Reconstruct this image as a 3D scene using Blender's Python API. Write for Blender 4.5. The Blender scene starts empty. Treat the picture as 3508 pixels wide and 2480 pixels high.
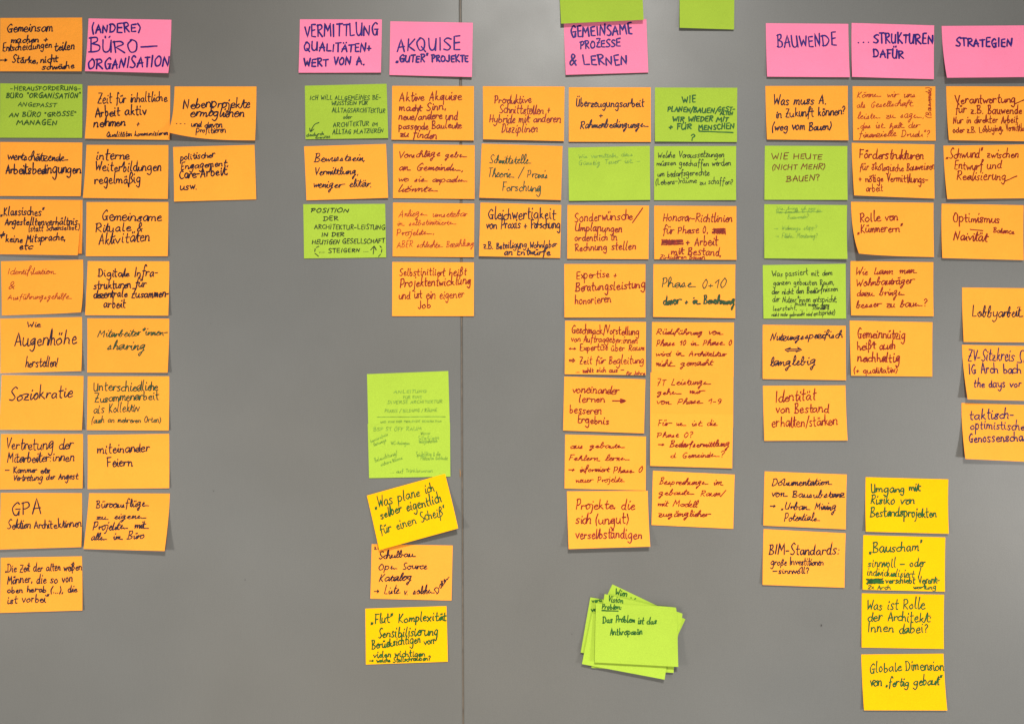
import bpy, math, random
from mathutils import Vector
from math import radians

# ------------------------------------------------------------------ camera, world, lamps, exposure
scene = bpy.context.scene
C = scene.collection
BOARD_W, BOARD_H = 1.560, 1.103          # part of the partition wall that the photograph shows, metres
CZ = 1.45                                # height of the picture's centre above the floor
cam_d = bpy.data.cameras.new("camera")
cam = bpy.data.objects.new("camera", cam_d); C.objects.link(cam)
cam.location = (0, -1.45, CZ); cam.rotation_euler = (radians(90), 0, 0)
cam_d.sensor_width = 36; cam_d.lens = 36 * 1.45 / BOARD_W
cam_d.clip_start = 0.05; cam_d.clip_end = 50
scene.camera = cam

world = bpy.data.worlds.new("World"); scene.world = world; world.use_nodes = True
wn = world.node_tree.nodes["Background"]
wn.inputs[0].default_value = (1.0, 0.96, 0.92, 1); wn.inputs[1].default_value = 0.19

def lamp(name, loc, target, size, power, col, spread=180):
    d = bpy.data.lights.new(name, 'AREA'); d.shape = 'RECTANGLE'; d.size = size[0]; d.size_y = size[1]
    d.energy = power; d.color = col; d.spread = radians(spread)      # beam spread narrowed to keep the top of the wall darker
    o = bpy.data.objects.new(name, d); C.objects.link(o); o.location = loc
    o.rotation_euler = (Vector(target) - Vector(loc)).to_track_quat('-Z', 'Y').to_euler()
    o.visible_glossy = True
    return o
lamp("ceiling_lamp_middle", (0.25, -2.6, CZ + 1.75), (0.05, 0, CZ - 2.2), (0.34, 0.26), 37, (1, .98, .93), 85)
lamp("room_lamp_left", (-2.2, -2.0, CZ - .15), (-.1, 0, CZ - .9), (0.35, 0.35), 12.5, (1, .93, .83), 110)
lamp("room_lamp_right", (2.4, -2.0, CZ - .45), (.3, 0, CZ - .9), (0.35, 0.35), 14, (1, .985, .96), 110)
vs = scene.view_settings
vs.view_transform = 'Standard'; vs.look = 'None'; vs.exposure = 0.0; vs.gamma = 1.0; vs.use_curve_mapping = False

# ------------------------------------------------------------------ survey of the wall
NOTES = [  # colour, ink, hand, corners tl tr br bl (mm from the picture centre), label, lift of lower corners (mm), layer, curl, writing
('orange', 'black', 'K', [(-779.6, 523.4), (-654.8, 524.0), (-653.2, 440.6), (-779.6, 441.4)], 'orange sticky note with black handwriting reading Gemeinsam machen Entscheidungen teilen Stärke, nicht', (2, 4), 0, None, [('Gemeinsam', -768.1, 501.2, -699.8, 502.5, 6.52), ('machen +', -762.4, 485.3, -707.1, 486.6, 5.37), ('Entscheidungen', -774.6, 472.4, -700.4, 474.1, 5.37), ('teilen', -695.6, 473.2, -665.9, 473.8, 6.14), ('→ Stärke,', -778.5, 454.0, -721.5, 454.6, 5.75), ('nicht', -716.7, 454.6, -689.9, 455.5, 5.75), ('schwäche', -713.8, 444.0, -664.9, 444.4, 4.6)]),
('pink', 'navy', 'N', [(-645.0, 522.7), (-518.8, 520.7), (-520.4, 436.8), (-648.8, 441.2)], 'pink header note with navy capitals reading (ANDERE) BÜRO ORGANISATION', (3, 7), 0, None, [('(ANDERE)', -639.1, 500.0, -566.2, 501.2, 11.89), ('BÜRO', -644.2, 469.9, -571.9, 469.0, 19.18), ('#line', -564.3, 478.6, -540.3, 480.1), ('ORGANISATION', -643.5, 445.0, -521.1, 444.0, 15.72)]),
('green', 'darkgreen', 'G', [(-779.6, 423.9), (-654.4, 422.6), (-654.0, 340.5), (-779.6, 340.9)], 'green sticky note with dark green handwriting reading -HERAUSFORDERUNG- BÜRO ORGANiSATiON ANGEPASST AN', (1, 1), 0, None, [('-HERAUSFORDERUNG-', -763.7, 413.0, -657.3, 414.9, 6.14), ('BÜRO "ORGANiSATiON"', -770.4, 401.9, -657.3, 401.5, 6.9), ('ANGEPASST', -752.2, 388.8, -692.8, 388.4, 5.37), ('AN BÜRO "GRÖSSE"', -765.6, 372.7, -664.0, 373.1, 6.52), ('MANAGEN', -754.1, 360.0, -692.8, 360.6, 7.29)]),
('orange', 'black', 'K', [(-646.2, 420.1), (-520.7, 420.5), (-520.5, 337.2), (-648.8, 339.0)], 'orange sticky note with black handwriting reading Zeit für inhaltliche Arbeit aktiv nehmen', (3, 2), 0, None, [('Zeit für inhaltliche', -630.8, 393.2, -525.0, 396.5, 6.9), ('Arbeit aktiv', -633.9, 372.1, -556.6, 377.3, 7.29), ('nehmen', -636.2, 356.2, -588.2, 356.8, 6.52), ('+', -570.6, 357.7, -566.8, 357.7, 5.37), ('Qualitäten kommunizieren', -615.5, 341.8, -523.4, 343.4, 3.84)]),
('orange', 'black', 'K', [(-513.8, 419.1), (-389.2, 419.1), (-390.0, 335.9), (-517.7, 337.4)], 'orange sticky note with black handwriting reading Nebenprojekte ermöglichen und davon profitieren', (2, 4), 0, ('bl', -1.5, 8.4, 13), [('Nebenprojekte', -500.4, 385.6, -399.4, 388.4, 8.05), ('ermöglichen', -488.5, 372.1, -408.0, 373.1, 6.9), ('...', -508.7, 358.7, -496.2, 359.1, 4.6), ('und davon', -486.6, 355.4, -440.6, 355.8, 4.99), ('profitieren', -478.9, 346.2, -434.8, 347.2, 4.99)]),
('orange', 'black', 'K', [(-779.6, 334.7), (-654.4, 333.8), (-655.7, 251.7), (-779.6, 252.3)], 'orange sticky note with black handwriting reading wertschätzende Arbeitsbedingungen', (1, 2), 0, None, [('wertschätzende', -767.5, 307.5, -676.5, 307.5, 6.52, 'C'), ('Arbeitsbedingungen', -770.4, 286.8, -656.3, 287.8, 7.29)]),
('orange', 'black', 'K', [(-648.1, 330.3), (-523.4, 329.9), (-523.4, 247.5), (-651.9, 249.0)], 'orange sticky note with black handwriting reading interne Weiterbildungen regelmäßig', (3, 2), 0, None, [('interne', -632.7, 307.9, -582.9, 308.7, 7.29), ('Weiterbildungen', -633.3, 290.6, -534.5, 289.1, 7.29), ('regelmäßig', -634.8, 270.5, -566.2, 270.5, 6.9)]),
('orange', 'black', 'K', [(-516.3, 327.1), (-392.3, 330.3), (-389.2, 247.1), (-513.8, 243.6)], 'orange sticky note with black handwriting reading politischer Engagement, Care-Arbeit, usw.', (2, 1), 0, None, [('politischer', -505.4, 306.0, -451.7, 311.7, 5.37), ('Engagement,', -503.9, 292.5, -432.5, 296.4, 4.99), ('Care-Arbeit,', -505.4, 279.1, -433.3, 283.0, 6.52), ('usw.', -504.4, 260.3, -480.5, 261.9, 6.52)]),
('orange', 'black', 'K', [(-779.6, 247.5), (-654.2, 246.3), (-654.2, 164.3), (-779.6, 165.4)], 'orange sticky note almost hidden behind the Klassisches Angestelltenverhältnis note', (0.3, 1.5), 0, None, []),
('orange', 'black', 'K', [(-779.6, 246.3), (-656.7, 245.6), (-657.7, 161.4), (-779.6, 163.5)], 'orange sticky note with black handwriting reading Klassisches Angestelltenverhältnis (statt Scheinselbst.) keine Mitsprache', (2, 6), 2, None, [('„Klassisches“', -778.1, 223.1, -711.9, 224.1, 6.52), ('Angestelltenverhältnis', -771.4, 208.4, -660.7, 209.1, 5.75), ('(statt Scheinselbst.)', -734.4, 198.8, -657.7, 200.1, 4.22), ('≠', -777.7, 189.2, -765.6, 191.5, 7.67), ('keine Mitsprache,', -769.5, 181.9, -679.3, 182.9, 5.37), ('etc', -747.4, 170.8, -727.3, 171.4, 4.99)]),
('orange', 'thinred', 'C', [(-778.5, 153.2), (-653.4, 155.6), (-651.9, 74.1), (-776.2, 70.7)], 'orange sticky note with thin red handwriting reading Identifikation & Ausführungsgehilfe', (1, 2), 0, ('br', -1.5, 1.2, 4), [('Identifikation', -767.5, 133.0, -694.7, 134.0, 4.6), ('&', -765.0, 110.6, -752.2, 111.7, 11.12), ('Ausführungsgehilfe', -767.5, 94.7, -669.2, 95.6, 4.6)]),
('orange', 'black', 'K', [(-648.1, 243.3), (-523.4, 243.3), (-523.4, 160.6), (-648.5, 160.8)], 'orange sticky note with black handwriting reading Gemeinsame Rituale & Aktivitäten', (1, 2), 0, None, [('Gemeinsame', -623.1, 216.0, -533.6, 216.0, 7.29), ('Rituale &', -633.3, 196.9, -562.9, 198.8, 6.9), ('Aktivitäten', -628.5, 179.6, -551.4, 181.5, 7.29)]),
('orange', 'black', 'K', [(-646.3, 153.5), (-522.1, 153.2), (-522.1, 70.3), (-649.0, 71.1)], 'orange sticky note with black handwriting reading Digitale Infra- strukturen für dezentrale Zusammen', (2, 3), 0, None, [('Digitale Infra-', -630.4, 129.8, -539.9, 130.5, 6.14), ('strukturen für', -636.6, 111.9, -556.6, 113.3, 6.14), ('dezentrale Zusammen-', -636.2, 97.0, -522.1, 97.5, 6.14), ('arbeit', -620.5, 82.6, -587.3, 83.2, 6.14)]),
('orange', 'black', 'K', [(-779.6, 65.9), (-655.0, 68.4), (-654.2, -13.7), (-777.7, -17.1)], 'orange sticky note with black handwriting reading Wie Augenhöhe herstellen!', (2, 3), 0, None, [('Wie', -737.4, 53.4, -717.7, 53.8, 3.84), ('Augenhöhe', -757.0, 22.8, -662.6, 25.6, 9.97), ('herstellen!', -739.7, -7.5, -690.3, -6.0, 6.14)]),
('orange', 'inkgreen', 'C', [(-646.9, 66.5), (-522.1, 65.9), (-522.7, -16.2), (-646.3, -16.0)], 'orange sticky note with dark green handwriting reading Mitarbeiter*innen- sharing', (1, 4), 0, None, [('Mitarbeiter*innen-', -631.0, 38.1, -524.6, 39.1, 6.14), ('sharing', -616.0, 18.0, -558.5, 18.9, 8.05)]),
('orange', 'black', 'K', [(-777.3, -19.8), (-652.7, -21.4), (-653.4, -103.4), (-779.6, -102.9)], 'orange sticky note with black handwriting reading Soziokratie', (3, 3), 0, None, [('Soziokratie', -765.0, -58.7, -669.2, -55.9, 8.82)]),
('orange', 'inkgreen', 'K', [(-646.3, -21.7), (-522.1, -21.7), (-521.9, -104.2), (-646.7, -103.4)], 'orange sticky note with dark green handwriting reading Unterschiedliche Zusammenarbeit als Kollektiv (auch an', (1.5, 2), 0, None, [('Unterschiedliche', -636.6, -44.4, -539.3, -42.4, 6.9), ('Zusammenarbeit', -635.2, -61.2, -537.4, -60.1, 6.52), ('als Kollektiv', -636.4, -77.3, -567.0, -77.0, 6.9), ('(auch an mehreren Orten)', -639.1, -92.7, -534.2, -91.7, 4.41)]),
('orange', 'black', 'K', [(-778.3, -109.6), (-653.5, -109.6), (-652.9, -192.0), (-779.6, -193.6)], 'orange sticky note with black handwriting reading Vertretung der Mitarbeiter:innen Kammer etc Vertretung', (2.5, 2), 0, None, [('Vertretung der', -768.6, -133.3, -667.8, -133.3, 7.89), ('Mitarbeiter:innen', -767.9, -152.4, -666.5, -151.9, 7.45), ('– Kammer etc', -770.8, -169.0, -703.3, -168.4, 4.38), ('Vertretung der Angest.', -757.0, -180.0, -659.5, -178.2, 4.6)]),
('orange', 'black', 'K', [(-646.3, -110.9), (-522.3, -109.2), (-521.2, -191.6), (-645.7, -193.1)], 'orange sticky note with black handwriting reading miteinander Feiern', (1, 2), 0, None, [('miteinander', -631.0, -139.2, -552.1, -138.3, 7.01), ('Feiern', -616.1, -159.6, -577.9, -158.5, 7.45)]),
('orange', 'black', 'K', [(-778.7, -199.0), (-655.1, -199.5), (-654.2, -280.8), (-779.6, -283.9)], 'orange sticky note with black handwriting reading GPA Sektion Architektinnen', (6, 3), 0, None, [('GPA', -760.3, -233.0, -717.5, -231.9, 20.82), ('Sektion Architektinnen', -766.9, -253.2, -655.1, -251.0, 6.14)]),
('orange', 'black', 'C', [(-644.1, -199.5), (-521.2, -200.1), (-524.7, -285.2), (-650.3, -283.4)], 'orange sticky note with black handwriting reading Büroausflüge zu eigenen Projekten mit allen', (4, 10), 0, None, [('Büroausflüge', -633.6, -222.1, -553.2, -221.0, 6.14), ('zu eigenen', -632.7, -239.2, -556.4, -237.8, 4.82), ('Projekten mit', -637.1, -254.9, -552.1, -252.7, 6.14), ('allen im Büro', -638.6, -270.3, -558.2, -268.1, 5.7)]),
('orange', 'black', 'K', [(-778.7, -297.7), (-655.1, -295.5), (-653.1, -377.2), (-778.7, -381.0)], 'orange sticky note with black handwriting reading Die Zeit der alten weißen Männer', (2, 2), 0, None, [('„Die Zeit der alten weißen', -771.7, -319.6, -655.1, -316.7, 6.14), ('Männer, die so von', -767.9, -337.8, -669.3, -334.9, 6.14), ('oben herab (...), die', -767.9, -350.9, -661.7, -350.3, 4.82), ('ist vorbei“', -766.9, -366.7, -704.4, -365.6, 5.7)]),
('pink', 'navy', 'N', [(-323.0, 521.3), (-198.2, 521.1), (-199.2, 439.1), (-324.4, 439.2)], 'pink header note with navy capitals reading VERMITTLUNG QUALITÄTEN+ WERT VON A.', (2, 3), 0, None, [('VERMITTLUNG', -315.2, 493.9, -203.9, 494.9, 16.3), ('QUALITÄTEN+', -316.1, 472.4, -214.9, 472.8, 12.46), ('WERT VON A.', -316.1, 449.8, -225.0, 451.3, 11.89)]),
('pink', 'navy', 'N', [(-185.3, 518.3), (-59.7, 516.1), (-60.9, 432.0), (-186.3, 435.8)], 'pink header note with navy capitals reading AKQUISE GUTER PROJEKTE', (2, 4), 0, None, [('AKQUISE', -174.6, 472.4, -79.3, 473.2, 19.18), ('„GUTER“ PROJEKTE', -176.1, 455.5, -67.2, 455.5, 9.97)]),
('green', 'darkgreen', 'G', [(-315.6, 420.3), (-191.1, 423.3), (-188.2, 339.9), (-314.2, 338.4)], 'green sticky note with dark green handwriting reading ICH WiLL ALLGEMEiNES BE- WUSSTSEiN FÜR', (1, 2), 0, None, [('ICH WiLL ALLGEMEiNES BE-', -307.5, 398.4, -200.1, 399.9, 6.52), ('WUSSTSEiN FÜR', -273.9, 390.3, -220.2, 391.3, 5.75), ('ALLTAGSARCHiTEKTUR', -273.9, 379.8, -193.4, 380.8, 6.52), ('oder', -256.7, 369.6, -243.6, 370.2, 3.07), ('ARCHiTEKTUR iM', -272.0, 357.4, -204.9, 358.1, 6.52), ('ALLTAG PLATZiEREN', -273.0, 345.9, -195.7, 347.0, 6.52), ('#path', [(-294.1, 363.9), (-300.8, 360.6), (-306.2, 351.0)]), ('#path', [(-308.1, 355.4), (-306.5, 350.1), (-301.7, 353.9)]), ('dadurch', -312.7, 342.4, -286.4, 345.1, 2.68), ('diversität', -298.9, 339.5, -276.8, 340.9, 2.11)]),
('orange', 'red', 'K', [(-182.5, 420.1), (-58.0, 419.7), (-58.0, 336.1), (-183.2, 337.6)], 'orange sticky note with dark red handwriting reading Aktive Akquise macht Sinn, neue/andere und', (2, 3), 0, None, [('Aktive Akquise', -171.3, 396.5, -76.4, 398.4, 6.14), ('macht Sinn,', -171.3, 382.1, -101.4, 382.7, 5.75), ('neue/andere und', -172.3, 367.3, -82.2, 368.3, 6.14), ('passende Bauleute', -171.9, 353.9, -76.4, 354.9, 5.75), ('zu finden', -170.0, 342.4, -114.8, 339.5, 5.75)]),
('orange', 'red', 'K', [(-44.4, 419.5), (80.1, 419.1), (78.9, 335.1), (-43.8, 337.6)], 'orange sticky note with dark red handwriting reading Produktive Schnittstellen Hybride mit anderen Disziplinen', (4, 3), 0, None, [('Produktive', -26.2, 393.2, 29.4, 393.8, 6.14), ('Schnittstellen +', -18.9, 378.5, 57.8, 377.9, 6.52), ('Hybride mit anderen', -33.9, 363.9, 73.9, 363.1, 6.52), ('Disziplinen', -16.0, 348.2, 38.6, 348.2, 6.52)]),
('orange', 'black', 'C', [(-316.7, 328.0), (-191.9, 331.7), (-188.2, 249.0), (-312.7, 245.6)], 'orange sticky note with black handwriting reading Bewusstsein, Vermittlung, weniger elitär.', (1, 3), 0, None, [('Bewusstsein,', -301.7, 304.1, -225.0, 305.0, 6.14), ('Vermittlung,', -298.5, 283.9, -234.6, 285.8, 6.52), ('weniger elitär.', -301.2, 264.7, -214.9, 266.1, 6.14)]),
('orange', 'red', 'C', [(-181.1, 331.9), (-56.9, 329.9), (-56.9, 247.5), (-181.1, 249.0)], 'orange sticky note with dark red handwriting reading Vorschläge geben an Gemeinden, wo sie', (1, 2), 0, None, [('Vorschläge geben', -170.8, 310.2, -68.8, 311.7, 5.37), ('an Gemeinden,', -171.3, 291.6, -75.5, 291.0, 5.37), ('wo sie anpacken', -171.9, 273.8, -68.4, 273.8, 4.6), ('könnten', -172.3, 258.4, -113.2, 259.0, 5.37)]),
('orange', 'inkgreen', 'C', [(-46.1, 332.2), (77.0, 328.4), (74.5, 245.6), (-49.6, 249.0)], 'orange sticky note with dark green handwriting reading Schnittstelle Theorie / Praxis Forschung', (4, 3), 0, None, [('Schnittstelle', -33.9, 302.1, 29.0, 301.2, 6.9), ('Theorie / Praxis', -35.2, 282.0, 53.6, 278.2, 6.9), ('Forschung', -14.1, 259.9, 43.4, 259.0, 7.29, 'K')]),
('green', 'blackpen', 'G', [(-318.0, 240.0), (-193.2, 240.6), (-191.5, 158.9), (-316.5, 157.2)], 'green sticky note with small black handwriting reading POSiTiON DER ARCHiTEKTUR-LEiSTUNG iN DER HEUTiGEN', (1, 1), 0, None, [('POSiTiON', -305.6, 227.6, -248.6, 228.3, 6.14), ('DER', -287.4, 215.5, -264.7, 216.0, 6.52), ('ARCHiTEKTUR-LEiSTUNG', -300.8, 202.0, -193.0, 202.6, 6.52), ('iN DER', -289.3, 190.9, -255.7, 191.5, 5.37), ('HEUTiGEN GESELLSCHAFT', -304.2, 179.0, -193.4, 181.0, 6.52), ('... STEiGERN ...', -292.7, 166.2, -219.3, 167.5, 5.75), ('↑', -214.9, 164.3, -206.8, 164.3, 11.12), ('#line', -294.1, 175.8, -297.9, 173.9), ('#line', -299.6, 171.9, -300.4, 167.5), ('#line', -299.6, 164.7, -294.6, 160.8), ('#line', -201.1, 176.5, -198.8, 173.9), ('#line', -198.0, 171.4, -198.8, 166.6), ('#line', -200.1, 163.7, -203.0, 160.4)]),
('orange', 'thinred', 'C', [(-181.3, 242.5), (-57.4, 241.0), (-57.8, 159.1), (-181.7, 160.4)], 'orange sticky note with thin red handwriting reading Anliegen umsetzbar in selbstinitiierten Projekten, ABER', (1, 2), 0, None, [('Anliegen umsetzbar', -172.7, 220.7, -67.8, 221.2, 5.37), ('in selbstinitiierten', -174.2, 207.8, -85.1, 208.4, 4.6), ('Projekten,', -175.2, 191.9, -119.0, 192.5, 5.37), ('ABER schlechte Bezahlung', -175.2, 173.9, -58.2, 174.2, 4.99)]),
('orange', 'black', 'K', [(-48.0, 242.5), (75.1, 238.9), (73.3, 157.8), (-50.2, 160.4)], 'orange sticky note with black handwriting reading Gleichwertigkeit von Praxis Forschung z.B. Beteiligung', (4, 2), 0, None, [('Gleichwertigkeit', -35.8, 216.8, 67.0, 216.0, 8.82), ('von Praxis + Forschung', -38.5, 202.0, 72.8, 203.0, 6.52), ('z.B. Beteiligung Wohnlabor', -42.9, 171.4, 68.6, 174.2, 4.99), ('an Entwürfe', -11.2, 162.4, 58.2, 162.4, 4.99)]),
('orange', 'red', 'K', [(-182.3, 152.2), (-58.0, 151.6), (-58.0, 69.7), (-182.5, 69.7)], 'orange sticky note with dark red handwriting reading Selbstinitiiert heißt Projektentwicklung und ist ein', (1, 1.5), 0, None, [('Selbstinitiiert heißt', -171.3, 131.7, -68.8, 132.4, 6.52), ('Projektentwicklung', -170.0, 113.8, -63.0, 114.4, 6.52), ('und ist ein eigener', -171.7, 96.0, -73.0, 97.0, 6.14), ('Job', -142.6, 80.7, -124.0, 81.8, 6.14)]),
('green', 'faint', 'G', [(-220.9, -18.5), (-97.0, -13.7), (-94.7, -97.1), (-218.9, -99.9)], 'green sticky note with faint handwriting reading ANLEITUNG FÜR EINE DiVERSE ARCHiTEKTUR PRAXIS', (0.2, 0.2), 0, None, [('ANLEITUNG', -180.1, -47.6, -130.3, -47.0, 4.6), ('FÜR EINE', -165.7, -55.6, -137.5, -55.4, 3.74), ('DiVERSE ARCHiTEKTUR', -189.6, -63.7, -106.2, -62.6, 4.31), ('PRAXIS / BiLDUNG / RÄUME', -193.6, -76.9, -113.9, -75.8, 4.31), ('#line', -205.1, -83.8, -101.6, -83.3), ('UND EiNE DER FEHLENDE GENERATiON', -200.2, -92.5, -107.3, -91.3, 2.59)]),
('green', 'faint', 'K', [(-219.8, -94.2), (-94.4, -92.5), (-93.8, -174.2), (-217.5, -176.5)], 'green sticky note with faint handwriting reading BSP ST ÖFF RAUM barrierefreie Gehwege', (0.8, 0.8), 1, None, [('BSP ST ÖFF RAUM', -210.9, -105.1, -138.4, -103.7, 4.89), ('barrierefreie', -214.6, -123.0, -188.7, -112.3, 2.3), ('Gehwege', -209.4, -128.1, -191.6, -120.1, 2.3), ('WC-Anlagen', -183.8, -125.8, -156.2, -124.7, 2.59), ('Wasser', -138.4, -110.9, -124.0, -110.3, 2.59), ('Sitz/Liege', -142.7, -118.1, -111.1, -116.6, 2.59), ('Gelegenheiten', -141.3, -123.2, -113.9, -123.0, 2.59), ('Beleuchtung/', -208.0, -152.6, -173.5, -141.1, 3.16), ('sichere Räume', -199.4, -158.3, -166.6, -147.4, 2.59), ('Spielplätze & die', -145.6, -144.0, -109.0, -142.5, 3.16), ('Plätze/im Gebäude', -139.0, -148.8, -98.1, -148.3, 2.88), ('... auf Trinkbrunnen', -184.4, -168.4, -121.1, -167.0, 2.88)]),
('yellow', 'green', 'K', [(-220.9, -202.9), (-101.9, -169.8), (-81.1, -250.4), (-201.4, -284.9)], 'yellow sticky note with green handwriting reading Was plane ich selber eigentlich für', (4, 11), 4, None, [('„Was plane ich', -208.0, -222.2, -118.2, -195.7, 7.48), ('selber eigentlich', -199.4, -238.0, -106.7, -212.1, 6.9), ('für einen Scheiß“', -198.8, -260.5, -99.5, -231.7, 7.19)]),
('orange', 'black', 'C', [(-213.7, -277.1), (-90.3, -279.1), (-92.1, -362.6), (-215.5, -359.7)], 'orange sticky note with black handwriting reading z.B. Schulbau Open Source Katalog Liste', (1, 1), 0, None, [('z.B.', -209.7, -284.9, -200.2, -284.0, 3.45), ('Schulbau', -202.2, -299.3, -147.0, -297.8, 5.75), ('Open Source', -202.2, -316.5, -129.2, -315.1, 5.75), ('Katalog', -202.2, -333.8, -152.8, -332.4, 6.04), ('→ Liste v. solchen', -209.7, -353.1, -118.2, -353.1, 6.33), ('Daten', -114.8, -352.5, -94.7, -328.0, 4.6)]),
('yellow', 'green', 'K', [(-223.5, -375.2), (-99.8, -371.2), (-97.5, -455.2), (-222.4, -459.8)], 'yellow sticky note with green handwriting reading Flut Komplexität Sensibilisierung Berücksichtigen von vielen', (1, 1.5), 0, None, [('„Flut“ Komplexität', -214.6, -397.9, -99.8, -393.3, 6.9), ('Sensibilisierung', -203.1, -418.7, -113.1, -416.4, 6.9), ('Berücksichtigen von', -213.2, -436.5, -118.8, -428.7, 5.75), ('vielen wichtigen', -210.3, -449.4, -132.6, -446.0, 5.18), ('→ welche Stellschrauben?', -216.6, -456.6, -124.0, -454.6, 3.45)]),
('pink', 'navy', 'N', [(78.7, 519.2), (204.7, 521.7), (207.2, 439.6), (81.6, 435.6)], 'pink header note with navy capitals reading GEMEINSAME PROZESSE & LERNEN', (3, 2), 0, None, [('GEMEINSAME', 90.6, 493.9, 182.7, 498.1, 15.34), ('PROZESSE', 104.4, 476.6, 165.4, 480.5, 11.89), ('& LERNEN', 88.7, 449.8, 174.0, 452.7, 13.81)]),
('green', 'green', 'K', [(70.7, 596.5), (197.3, 600.3), (199.6, 517.9), (74.3, 512.1)], 'blank green sticky note overlapping the top of the Gemeinsame Prozesse header', (5, 5), 2, None, []),
('green', 'green', 'K', [(255.9, 631.0), (339.9, 629.7), (337.6, 504.8), (254.4, 506.6)], 'blank green sticky note hanging upright, cut by the top edge, standing alone', (4, 2), 0, None, []),
('orange', 'black', 'K', [(86.6, 418.0), (211.4, 417.8), (211.1, 334.2), (86.4, 334.5)], 'orange sticky note with black handwriting reading Überzeugungsarbeit Rahmenbedingungen', (2, 2), 0, None, [('Überzeugungsarbeit', 98.3, 388.4, 201.5, 391.3, 6.52), ('+', 133.2, 371.2, 137.8, 371.2, 5.37), ('Rahmenbedingungen', 104.1, 355.4, 207.2, 358.7, 6.9, 'C')]),
('green', 'green', 'G', [(217.8, 417.6), (343.2, 417.2), (342.0, 334.0), (217.2, 334.5)], 'green sticky note with green handwriting reading WIE PLANEN/BAUEN/ GEST- ALTEN WIR WIEDER', (3, 2), 0, None, [('WIE', 259.4, 394.2, 279.9, 395.1, 9.59), ('PLANEN/BAUEN/', 237.3, 380.8, 314.0, 380.2, 6.9), ('GEST-', 314.0, 381.1, 339.0, 381.7, 6.52), ('ALTEN', 316.9, 375.4, 336.1, 375.4, 4.99), ('WIR WIEDER MIT', 245.0, 365.8, 330.0, 365.4, 7.29), ('+ FÜR', 239.2, 353.5, 272.8, 353.9, 7.29), ('MENSCHEN', 284.3, 352.0, 338.0, 353.0, 7.67), ('#line', 284.7, 350.5, 336.1, 348.5), ('?', 272.8, 335.7, 280.5, 335.7, 9.59)]),
('green', 'faint', 'C', [(85.6, 326.1), (209.9, 328.8), (210.3, 246.1), (86.6, 244.6)], 'green sticky note with faint handwriting reading Wie vermitteln dass Günstig Teuer ist', (2, 2), 0, None, [('Wie vermitteln dass', 102.1, 309.4, 183.6, 313.6, 3.84), ('Günstig Teuer ist –', 102.5, 299.3, 195.1, 303.1, 4.22)]),
('green', 'blackpen', 'K', [(216.6, 328.4), (341.5, 328.6), (340.7, 245.8), (216.2, 245.9)], 'green sticky note with small black handwriting reading Welche Voraussetzungen müssen geschaffen werden um', (1, 2), 0, None, [('Welche Voraussetzungen', 222.9, 310.8, 322.7, 311.3, 4.6), ('müssen geschaffen werden', 220.6, 298.7, 333.2, 298.3, 4.22), ('um bedarfsgerechte', 222.0, 282.0, 300.6, 283.0, 4.22), ('(Lebens-)räume zu schaffen?', 219.1, 269.9, 336.1, 270.5, 4.22)]),
('orange', 'red', 'K', [(84.5, 238.8), (208.7, 237.8), (207.5, 156.1), (84.0, 156.8)], 'orange sticky note with dark red handwriting reading Sonderwünsche Umplanungen ordentlich in Rechnung stellen', (2, 2), 0, None, [('Sonderwünsche', 95.7, 213.7, 183.7, 216.7, 6.46), ('#line', 183.7, 212.0, 199.0, 234.1), ('Umplanungen', 96.7, 199.4, 167.1, 199.8, 6.46), ('ordentlich in', 95.7, 184.1, 159.9, 184.1, 5.78), ('Rechnung stellen', 96.2, 169.2, 188.0, 170.9, 6.12)]),
('orange', 'red', 'K', [(216.5, 237.8), (341.8, 237.1), (341.3, 155.1), (216.4, 155.9)], 'orange sticky note with dark red handwriting reading Honorar-Richtlinien für Phase 0, Arbeit', (2, 2), 0, None, [('Honorar-Richtlinien', 230.5, 214.2, 335.3, 214.5, 6.12), ('für Phase 0,', 230.5, 195.0, 297.6, 196.0, 5.78), ('#scr', 306.1, 203.2, 325.6, 195.0), ('#scr', 227.1, 185.8, 261.0, 177.7), ('+ Arbeit', 265.3, 177.7, 313.7, 176.8, 6.12), ('mit Bestand,', 242.4, 162.4, 317.1, 162.4, 6.12), ('Zirkulären Bauen', 224.5, 155.9, 293.3, 156.4, 3.06)]),
('orange', 'red', 'K', [(79.6, 149.1), (203.3, 148.8), (202.9, 67.5), (79.7, 67.5)], 'orange sticky note with dark red handwriting reading Expertise Beratungsleistung honorieren', (2.5, 1), 0, None, [('Expertise +', 98.8, 126.3, 159.1, 128.4, 6.12), ('Beratungsleistung', 96.2, 106.6, 202.4, 108.0, 6.46), ('honorieren', 96.2, 87.6, 150.6, 89.0, 6.46)]),
('orange', 'inkgreen', 'C', [(215.5, 148.8), (340.2, 148.4), (339.4, 66.5), (214.5, 68.4)], 'orange sticky note with dark green handwriting reading Phase 0+10 davor in Bewohnung', (3, 2), 0, None, [('Phase 0+10', 228.8, 112.2, 326.5, 112.6, 7.82, 'C', 1.15), ('davor + in Bewohnung', 230.5, 86.8, 338.4, 88.5, 6.8, 'C', 1.6)]),
('orange', 'red', 'K', [(80.9, 62.8), (204.1, 60.8), (203.3, -20.0), (80.1, -18.6)], 'orange sticky note with dark red handwriting reading Geschmack/Vorstellung von Auftraggeber:innen Expertise über', (2, 3), 0, None, [('Geschmack/Vorstellung', 91.6, 43.4, 193.1, 43.8, 5.44), ('von Auftraggeber:innen', 90.6, 30.7, 190.9, 30.7, 5.1), ('↔ Expertise über Raum', 86.9, 17.1, 201.1, 16.6, 4.42), ('⇒ Zeit für Begleitung', 87.2, -2.5, 199.9, -2.1, 5.44), ('... zahlt sich aus –', 97.4, -15.7, 170.1, -15.2, 3.4), ('für Jahre', 173.5, -19.1, 202.1, -19.1, 2.38)]),
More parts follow.
